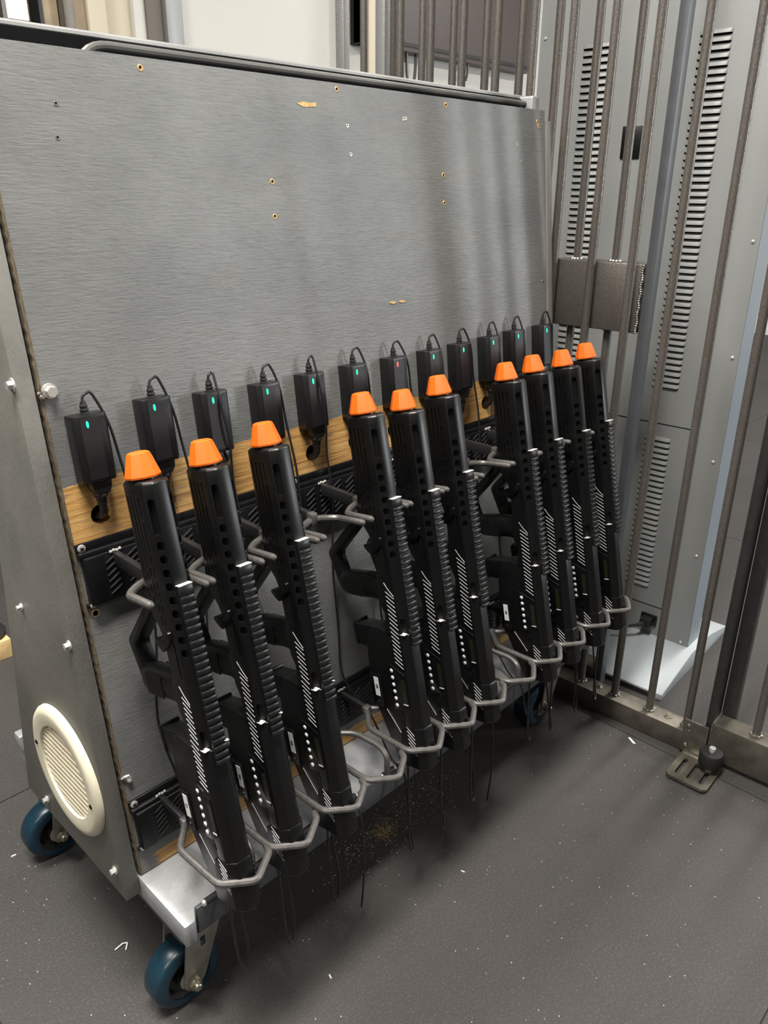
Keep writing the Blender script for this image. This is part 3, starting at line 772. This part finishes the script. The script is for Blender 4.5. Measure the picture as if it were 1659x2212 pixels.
ZB = [.783, .787, .781, .778, .779, .779, .778, .778, .779, .781, .783, .783]
for i in range(12):
    lab = ('black power adapter with red status light above the plywood band' if i == 6 else
           '%s black power adapter from the vented end, green status light, on grey plywood' % ORD[i])
    loc = pan(AX[i], ZB[i], .0008)
    t = thing('power_adapter', lab, 'power adapter', loc, (-.1098, 0, 0), 'power adapters in a row on the rack')
    for me, nm in ((abm, 'casing'), (af, 'face_plate'), (arm_, 'grooves'), (ledm[1 if i == 6 else 0], 'status_light'), (srm, 'strain_relief'), (plug_m, 'mains_plug')):
        link(nm, me, t)
    # low voltage cable: over the top, down the panel, over the ledge, loop below and back up into the blaster
    R0 = Matrix.Translation(loc) @ Matrix.Rotation(-.1098, 4, 'X')
    inv = R0.inverted()
    rnd = random.Random(40+i)
    dx = hw2+.006+rnd.uniform(-.002, .004)
    if i in (2, 4): dx = .004
    x0 = AX[i]; x1 = x0+dx
    pts = [R0 @ Vector((-.001, -.013, AH+.013)), R0 @ Vector((.000, -.013, AH+.019)), R0 @ Vector((.004, -.014, AH+.0225)), R0 @ Vector((.010 if dx > .01 else .005, -.017, AH+.0205)),
           Vector((x0+dx*.80, 0, 0))+Vector((0, pan(0, .845, .028 if dx < .01 else .020).y, .848)), Vector((x1+.003, pan(0, .80, .031 if dx < .01 else .016).y, .800)),
           Vector((x1+.008, pan(0, .74, .020).y, .740)), Vector((x1+.010, pan(0, .700, .020).y, .700)), Vector((x1+.009, pan(0, .64, .019).y, .640)), Vector((x1+.006+rnd.uniform(-.008, .004), pan(0, .56, .012).y, .560)), Vector((x1+.004+rnd.uniform(-.012, .004), pan(0, .46, .010).y, .450)),
           Vector((x1+rnd.uniform(-.006, .010), pan(0, .37, .020).y, .370))]
    gx = SX[i]
    if i in GX:
        dep = rnd.uniform(.085, .135); sx = gx+.020+rnd.uniform(0, .012)
        pts += [Vector((sx+.004, -.040, .300)), Vector((sx+.004, -.085, .242)), Vector((sx+.003, -.1155, .228)), Vector((sx, -.128, .190)), Vector((sx-.004, -.142, dep+.03)), Vector((gx+.012, -.152, dep)),
                Vector((gx+.004, -.150, dep+.02)), Vector((gx-.002, -.150, .230)), Vector((gx-.004, -.150, .280)), Vector((gx-.004, -.148, .306))]
    else:
        pts += [Vector((gx+.020, -.045, .262)), Vector((gx+.010, -.088, .2345)), Vector((gx+.008, -.117, .224)), Vector((gx+.006, -.128, .17)), Vector((gx+.004, -.132, .10)), Vector((gx+.002, -.128, .03))]
    MB().tube([inv @ p for p in smooth_path(pts, 5)], .0017, 7, rend=True).build('cable', 'cable_black', t)

# ------------------------------------------------------------------ the blasters (local: x across, y = -t, z = s along the barrel)
W = .0165; CHF = .0088; TOP = .0092
def loft(stations, name, mat, bevel=.0008):
    """stations: (s, tb, w, top) -> octagonal section"""
    m = MB(); n = 8; vs = []
    for s, tb_, w_, tp in stations:
        c = min(CHF, w_*.55)
        sec = [(-w_, 0), (-w_+c, tp), (w_-c, tp), (w_, 0), (w_, tb_+.004), (w_-.004, tb_), (-w_+.004, tb_), (-w_, tb_+.004)]
        vs += [(x, -t, s) for x, t in sec]
    fs = []; k = len(stations)
    for i in range(k-1):
        for j in range(n): fs.append((i*n+j, i*n+(j+1) % n, (i+1)*n+(j+1) % n, (i+1)*n+j))
    fs += [tuple(range(n)), tuple((k-1)*n+j for j in range(n-1, -1, -1))]
    m.add(vs, fs); return m
body = loft([(.218, -.036, W, TOP), (.235, -.031, W, TOP), (.25, -.030, W, TOP), (.265, -.036, W, TOP), (.30, -.037, W, TOP), (.312, -.033, W, TOP), (.355, -.033, W, TOP), (.370, -.038, W, TOP), (.385, -.048, W, TOP), (.40, -.053, W, TOP),
             (.43, -.0485, W, TOP), (.5352, -.0455, W, TOP), (.538, -.0435, W-.0022, TOP-.0022)], 'body', 'gun_black')
bme = body.mesh('body', 'gun_black', bevel=.0006, seg=1)
cut = MB()
def rbox(c, u, v, n_, hu, hv, dep, seg=4):
    """rounded slot cutter: centre c, long axis u, short axis v, normal n"""
    c = Vector(c); u = Vector(u); v = Vector(v); n_ = Vector(n_); r = min(hu, hv)*.75; pts = []
    for (sx, sy, a0) in ((1, 1, 0), (-1, 1, PI/2), (-1, -1, PI), (1, -1, 1.5*PI)):
        for k in range(seg):
            a = a0+PI/2*k/(seg-1); pts.append((sx*(hu-r)+r*math.cos(a), sy*(hv-r)+r*math.sin(a)))
    cut.prism(pts, lambda p: c+u*p[0]+v*p[1]+n_*.004, lambda p: c+u*p[0]+v*p[1]-n_*dep)
ZA = (0, 0, 1)
for sgn in (-1, 1):
    # chamfer normal in (x, y=-t): outwards (sgn, -1)/sqrt2
    nn = Vector((sgn, -CHF/TOP*1.0, 0)).normalized(); vv = Vector((-nn.y, nn.x, 0))
    cc = Vector((sgn*(W-CHF/2), -TOP/2, 0))
    rbox(cc+Vector((0, 0, .4995)), ZA, vv, nn, .0200, .0040, .006)
    for k in range(9):
        rbox(cc+Vector((0, 0, .4675-.0157*k)), ZA, vv, nn, .0050, .0040, .006)
    rbox(cc+Vector((0, 0, .2335)), ZA, vv, nn, .0125, .0040, .005)
    sn = Vector((sgn, 0, 0)); yv = Vector((0, 1, 0))
    cols = (-.0375, -.0300, -.0225, -.0150)
    for j, t in enumerate(cols):
        s1 = .522; ln = (.088, .082, .076, .024)[j]
        rbox((sgn*W, -t, s1-ln/2), ZA, yv, sn, ln/2, .0010, .002, 3)
        s = s1-ln-.004
        k = 0
        while s-.010 > .372+(.026 if j == 0 else .012 if j == 1 else 0):
            ll = (.034 if (j == 3 and k == 0) else .0105)
            rbox((sgn*W, -t, s-ll/2), ZA, yv, sn, ll/2, .0010, .002, 3); s -= ll+.0040; k += 1
    rbox((sgn*W, .0075, .3325), ZA, yv, sn, .0225, .0014, .002, 3)
bm2 = boolean(bme, cut.mesh('c', 'gun_black')); bm2.name = 'body'; bm2.materials.clear(); bm2.materials.append(MATS['gun_black']); finish(bm2, 32)
PR = thing('toy_blaster', 'x', 'toy blaster', (0, 0, 0), (-math.radians(12.2), 0, 0), 'toy blasters hung on the rack')
link('body', bm2, PR)
# bore plate and orange cap
MB().lathe_axis((0, .022, .536), (0, .022, .5415), [(0, .0150), (1, .0140)], 16).build('muzzle_ring', 'gun_satin', PR)
cp = MB(); nseg = 9; vs = []; rows = [(.5405, .0195, .0185), (.5425, .0198, .0190), (.5628, .0138, .0128), (.5668, .0122, .0116), (.568, .0095, .0092)]
for s, ra, rb in rows:
    for k in range(nseg*2):
        a = 2*PI*k/(nseg*2)+.1; r = ra if k % 2 == 0 else rb*1.0
        vs.append((math.cos(a)*r, .024+math.sin(a)*r, s))
fs = []; nn_ = nseg*2
for i in range(len(rows)-1):
    for k in range(nn_): fs.append((i*nn_+k, i*nn_+(k+1) % nn_, (i+1)*nn_+(k+1) % nn_, (i+1)*nn_+k))
fs += [tuple(range(nn_-1, -1, -1)), tuple((len(rows)-1)*nn_+k for k in range(nn_))]
cp.add(vs, fs); oc = cp.build('muzzle_cap', 'orange', PR, smooth=14); oc['label'] = 'bright orange faceted muzzle cap'
# top rail with teeth
rl = MB(); rw = .0094; r0, r1 = .204, .4215
rl.box(-rw+.002, rw-.002, -TOP-.0045, -TOP+.001, r0, r1)
nt_ = 25; pt_ = (r1-r0)/nt_
for k in range(nt_):
    a = r0+pt_*k+(.0 if k else 0); b_ = a+pt_*.58
    if k == nt_-1: a, b_ = r1-pt_*1.35, r1
    hgt = .0088
    poly = [(-rw+.0020, -TOP-.0035), (-rw, -TOP-.0060), (-rw+.0018, -TOP-hgt), (rw-.0018, -TOP-hgt), (rw, -TOP-.0060), (rw-.0020, -TOP-.0035)]
    rl.prism(poly, lambda p: (p[0], p[1], a), lambda p: (p[0], p[1], b_))
rl.build('top_rail', 'gun_rail', PR, bevel=.0003, seg=1)
# trigger guard strap + pistol grip + lever + magazine
gd = MB(); wd = .0105
outer = [(.412, -.047), (.398, -.060), (.336, -.1335), (.330, -.1385), (.322, -.1375), (.276, -.1235), (.268, -.117)]
inner = [(.278, -.112), (.287, -.1115), (.322, -.1215), (.329, -.1205), (.386, -.054), (.386, -.045)]
gpoly = [(-t, s) for s, t in outer+inner]
gd.prism(gpoly, lambda p: (-wd, p[0], p[1]), lambda p: (wd, p[0], p[1])); gd.build('trigger_guard', 'gun_black', PR, bevel=.0022, seg=2)
gr = MB()
for t0, sa, sb, wv in ():
    pass
rows = [(-.026, .252, .316, .0150), (-.036, .262, .306, .0145), (-.046, .266, .303, .0142), (-.060, .266, .304, .0150), (-.080, .264, .304, .0152), (-.100, .264, .303, .0150), (-.114, .266, .301, .0145), (-.120, .269, .297, .0125)]
vs = []; ng = 16
for t, a, b_, wv in rows:
    cs_ = (a+b_)/2; hs = (b_-a)/2
    for k in range(ng):
        th = 2*PI*k/ng; ca, sa = math.cos(th), math.sin(th); ex = .7
        vs.append((wv*math.copysign(abs(ca)**ex, ca), -t, cs_+hs*math.copysign(abs(sa)**ex, sa)))
fs = []
for i in range(len(rows)-1):
    for k in range(ng): fs.append((i*ng+k, i*ng+(k+1) % ng, (i+1)*ng+(k+1) % ng, (i+1)*ng+k))
fs += [tuple(range(ng-1, -1, -1)), tuple((len(rows)-1)*ng+k for k in range(ng))]
gr.add(vs, fs); grip = gr.build('grip', 'gun_black', PR, smooth=60)
gb = MB()
for k in range(13):
    t = -.066-.0029*k
    for sg_ in (-1, 1): gb.box(sg_*.0150-.0008, sg_*.0150+.0008, -t-.0008, -t+.0008, .270, .298)
stuff(gb.build('grip_ribs', 'gun_rail', grip))
lvr = MB(); lp_ = [(.3685, -.0105), (.3655, -.0160), (.3600, -.0250), (.3555, -.0340), (.3545, -.0440), (.3505, -.0440), (.3440, -.0370), (.3400, -.0300), (.3470, -.0200), (.3560, -.0090), (.3665, -.0075)]
lvr.prism([(-t, s) for s, t in lp_], lambda p: (-.0205, p[0], p[1]), lambda p: (.0205, p[0], p[1])); lvr.build('cocking_lever', 'gun_satin', PR, bevel=.0012)
tg = MB(); tg.tube(smooth_path([(0, .034, .352), (0, .046, .347), (0, .056, .338)], 4), [.004]*9, 8); tg.build('trigger', 'gun_satin', PR)
mg = MB(); mp = [(.2225, -.050), (.2225, -.066), (.2210, -.1045), (.2170, -.1075), (.1900, -.1060), (.1870, -.1030), (.1850, -.060), (.1850, -.050)]
mg.prism([(-t, s) for s, t in mp], lambda p: (-.0125, p[0], p[1]), lambda p: (.0125, p[0], p[1])); mag = mg.build('magazine', 'gun_satin', PR, bevel=.003, seg=3)
mb_ = MB(); mb_.prism([(-t, s) for s, t in [(.2240, -.0985), (.2240, -.1025), (.1860, -.1025), (.1860, -.0985)]], lambda p: (-.0138, p[0], p[1]), lambda p: (.0138, p[0], p[1])); mb_.build('magazine_base', 'gun_black', mag, bevel=.0015)
# stock
stt = MB(); W2 = .0175
lower = [(.2200, -.030), (.2245, -.050), (.2230, -.062), (.2140, -.068), (.1900, -.078), (.1500, -.0805), (.0920, -.0795), (.0870, -.074), (.0300, -.054), (.0040, -.046)]
# extruded lower body (flat sided)
poly = [(-t, s) for s, t in lower]+[(.0, .004), (.0, .218)]
stt.prism(poly, lambda p: (-W2+.0015, p[0], p[1]), lambda p: (W2-.0015, p[0], p[1])); stt.build('stock', 'gun_black', PR, bevel=.0018, seg=2)
ck = loft([(.070, -.020, W2, .0102), (.2215, -.020, W2, .0102)], 'c', 'gun_black'); ck.build('cheek_piece', 'gun_satin', PR, bevel=.0022, seg=3)
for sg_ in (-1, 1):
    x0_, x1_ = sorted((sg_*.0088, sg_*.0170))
    MB().box(x0_, x1_, -.0080, .0015, .2214, .2226).build('shoulder', 'gun_glare', PR, bevel=.0004)
MB().box(-.0085, .0085, -TOP-.0085, -TOP-.0005, .4214, .4222).build('rail_end', 'gun_glare', PR)  # glare on the rail's end face, built as a pale plate
bc = loft([(.0, -.044, W2-.003, .0085), (.004, -.046, W2+.0005, .0112), (.066, -.030, W2+.0008, .0115), (.071, -.022, W2+.0006, .0113)], 'c', 'gun_black'); bc.build('butt_cap', 'gun_black', PR, bevel=.0012, seg=2)
# pale bars painting the glints of the cut side grooves, control panel, buttons, screen, sticker, screws
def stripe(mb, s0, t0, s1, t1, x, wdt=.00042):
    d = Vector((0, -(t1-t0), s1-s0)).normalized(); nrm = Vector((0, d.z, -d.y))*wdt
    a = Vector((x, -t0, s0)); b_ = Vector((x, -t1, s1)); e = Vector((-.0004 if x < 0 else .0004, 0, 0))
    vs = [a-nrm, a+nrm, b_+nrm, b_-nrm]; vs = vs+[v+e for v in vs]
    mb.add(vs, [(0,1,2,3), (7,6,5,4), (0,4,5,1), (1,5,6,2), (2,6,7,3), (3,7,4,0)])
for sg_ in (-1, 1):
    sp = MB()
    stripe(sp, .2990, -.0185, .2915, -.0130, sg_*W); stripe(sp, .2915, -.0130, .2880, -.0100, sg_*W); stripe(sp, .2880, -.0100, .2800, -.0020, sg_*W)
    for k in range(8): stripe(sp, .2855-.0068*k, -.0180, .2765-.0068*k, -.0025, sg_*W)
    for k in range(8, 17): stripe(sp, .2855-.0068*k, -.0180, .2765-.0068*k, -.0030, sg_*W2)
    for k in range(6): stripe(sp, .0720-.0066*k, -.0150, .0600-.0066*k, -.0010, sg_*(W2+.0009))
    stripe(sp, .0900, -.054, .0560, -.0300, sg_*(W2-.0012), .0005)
    stuff(sp.build('side_glints', 'gun_stripe', PR))
cpz = MB(); cpo = [(.1700, -.0360), (.1690, -.0300), (.1580, -.0035), (.1060, -.0030), (.1010, -.0100), (.0970, -.0200), (.0960, -.0350)]
cpz.prism([(-t, s) for s, t in cpo], lambda p: (-W2-.0004, p[0], p[1]), lambda p: (-W2+.003, p[0], p[1])); PNL = cpz.build('control_panel', 'gun_panel', PR, bevel=.0004)
rim = MB()
rim.tube([(-W2-.0006, -t, s) for s, t in [(.1695, -.0365), (.1690, -.0300), (.1580, -.0032), (.1080, -.0028)]], .0008, 6); rim.build('panel_rim', 'gun_satin', PNL)
rim = MB(); rim.box(-W2-.0012, -W2, .0040, .0130, .1085, .1100); rim.build('screen_sill', 'gun_stripe', PNL)
MB().box(-W2-.0007, -W2, .0050, .0125, .1105, .1490).build('screen', 'screen', PNL)
btm = MB().lathe_axis((0, 0, 0), (-.0010, 0, 0), [(0, .0031), (.7, .0031), (1, .0026)], 14).mesh('button', 'button')
ikm = MB().lathe_axis((-.0009, 0, 0), (-.0012, 0, 0), [(0, .0012), (1, .0012)], 8).mesh('icon', 'gun_stripe')
for k in range(6):
    o = link('button', btm, PNL); o.location = (-W2-.0003, .0290-.0002*k, .1603-.01125*k); link('icon', ikm, o)
MB().box(-W2-.0004, -W2+.003, .058, .0795, .092, .1455).build('side_plate', 'gun_panel', PR, bevel=.0006)
MB().lathe_axis((-W2-.0003, .0685, .0990), (-W2-.0012, .0685, .0990), [(0, .0032), (.9, .0030), (1, .0018)], 12).build('screw', 'gun_rail', PR)
MB().lathe_axis((-W2+.001, .0200, .0850), (-W2-.0003, .0200, .0850), [(0, .0036), (1, .0036)], 12).build('screw', 'gun_satin', PR)
MB().box(-W2-.0008, -W2, .0620, .0715, .1100, .1410).build('number_sticker', 'sticker', PR)
MB().lathe_axis((0, .040, .012), (-.0, .042, -.012), [(0, .0062), (.5, .0055), (1, .0032)], 12).build('power_plug', 'cable_black', PR)

def text_mesh(txt):
    cu = bpy.data.curves.new('t', 'FONT'); cu.body = txt; cu.size = .0066; cu.align_x = 'CENTER'; cu.align_y = 'CENTER'; cu.extrude = .0001
    o = bpy.data.objects.new('t', cu); C.objects.link(o); bpy.context.view_layer.update()
    me = bpy.data.meshes.new_from_object(o.evaluated_get(bpy.context.evaluated_depsgraph_get()))
    bpy.data.objects.remove(o); me.materials.clear(); me.materials.append(MATS['ink']); return me
GL = {0: 'black toy blaster nearest the round vent, white sticker reading 01',
      1: 'black toy blaster second from the round vent, white sticker reading 02',
      2: 'black toy blaster third from the round vent, just before an empty cradle',
      4: 'black toy blaster with white sticker 05, just past the first empty cradle',
      5: 'black toy blaster in the centre of the middle trio, between its two neighbours',
      6: 'black toy blaster just before the second empty cradle, last of the middle trio',
      8: 'black toy blaster with white sticker 09, just past the second empty cradle',
      9: 'black toy blaster second in the group of four by the barred fence',
      10: 'black toy blaster second from the barred fence, next to last in the row',
      11: 'black toy blaster nearest the barred fence, last in the row'}
first = True
for i in GX:
    g = PR if first else copy_tree(PR)
    first = False
    ds = GS[i]-.568
    a = math.radians(12.2)
    g.location = (GX[i], -.1877+ds*math.sin(a), .297+ds*math.cos(a))
    g['label'] = GL[i]; g['group'] = 'toy blasters hung on the rack'
    st = [c for c in g.children if c.name.startswith('number_sticker')][0]
    tx = link('sticker_number', text_mesh('%02d' % (i+1)), st)
    # text reads down the gun: x_text -> -z, y_text -> -y(local), normal -> -x
    tx.matrix_local = Matrix.Translation((-W2-.0010, .0668, .1255)) @ Matrix(((0, 0, -1), (0, -1, 0), (-1, 0, 0))).to_4x4()

# ------------------------------------------------------------------ floor bits
dst = MB()
def chip(mb, x, y, a, b_, c, z=0):
    th = random.random()*PI; ct_, st_ = math.cos(th), math.sin(th)
    pts = [(-a, -b_*.6), (a*.9, -b_), (a, b_*.5), (-a*.7, b_)]
    vs = [(x+p[0]*ct_-p[1]*st_, y+p[0]*st_+p[1]*ct_, z) for p in pts]+[(x+.8*(p[0]*ct_-p[1]*st_), y+.8*(p[0]*st_+p[1]*ct_), z+c) for p in pts]
    mb.add(vs, [(3,2,1,0), (4,5,6,7), (0,1,5,4), (1,2,6,5), (2,3,7,6), (3,0,4,7)])
for k in range(520):
    t = random.random(); x = .34+.30*t+random.gauss(0, .03); y = -.02+random.gauss(0, .028)
    r = random.uniform(.0003, .0011); chip(dst, x, y, r, r*.7, r*.5)
for k in range(260):
    x = random.uniform(-.35, 1.0); y = random.uniform(-.55, .55)
    r = random.choice((.0004, .0005, .0007, .0011)); chip(dst, x, y, r, r*.6, r*.4)
for k in range(120):
    x = random.uniform(.003, .12); y = random.uniform(-.09, -.01); r = random.uniform(.0003, .0007); chip(dst, x, y, r, r*.7, r*.5, ZT+.0001)
d = stuff(dst.build('floor_crumbs', 'crumb')); tag(d, 'scattered pale crumbs and sawdust on the black rubber floor', 'debris')
du = MB()
for k in range(420):
    x = .462+random.gauss(0, .016); y = -.022+random.gauss(0, .012); r = random.uniform(.0004, .0010); chip(du, x, y, r, r*.8, r*.6)
d = stuff(du.build('sawdust_patch', 'dust_tan')); tag(d, 'small patch of orange-brown sawdust on the floor under the middle blasters', 'debris')
m = MB(); m.tube([(-.010, .000, .002), (.004, .002, .002), (.010, -.002, .002)], .0011, 6); m.tube([(.010, -.002, .002), (.002, -.012, .002)], .0011, 6)
o = m.build('cable_tie_scrap', 'white_bit'); o.location = (.001, .107, 0); tag(o, 'small bent white scrap on the floor beside the front wheel', 'scrap')
m = MB(); chip(m, 0, 0, .012, .0030, .0008); o = m.build('paper_sliver', 'white_bit'); o.location = (1.025, -.226, 0); o.rotation_euler = (0, 0, .5); tag(o, 'thin white sliver on the floor in front of the fence rail', 'scrap')
for (x, y, a, lab) in ((.492, -.185, .0038, 'tan wood chip on the floor in front of the middle blasters'), (.197, -.165, .0042, 'thin pale splinter on the floor in front of the second blaster'), (-.042, .41, .0048, 'white splinter on the floor behind the rear wheel')):
    m = MB(); chip(m, 0, 0, a, a*.35, .0012); o = m.build('wood_chip', 'crumb'); o.location = (x, y, 0); tag(o, lab, 'chip')

# pale bench end seen past the rack at the edge of the view
bt = thing('low_bench', 'low bench with a pine edge and white top past the rear of the rack', 'bench', (.18, 1.06, 0))
MB().box(-.35, .044, 0, .30, .0, .052).build('pine_edge', 'pine', bt, bevel=.002)
wt = MB().box(-.35, .040, .09, .42, .052, .075).build('white_top', 'trim_white', bt, bevel=.002)
MB().lathe_axis((.005, .05, .053), (.005, .05, .075), [(0, .045), (.5, .047), (1, .040)], 24).build('black_knob', 'rubber', bt)
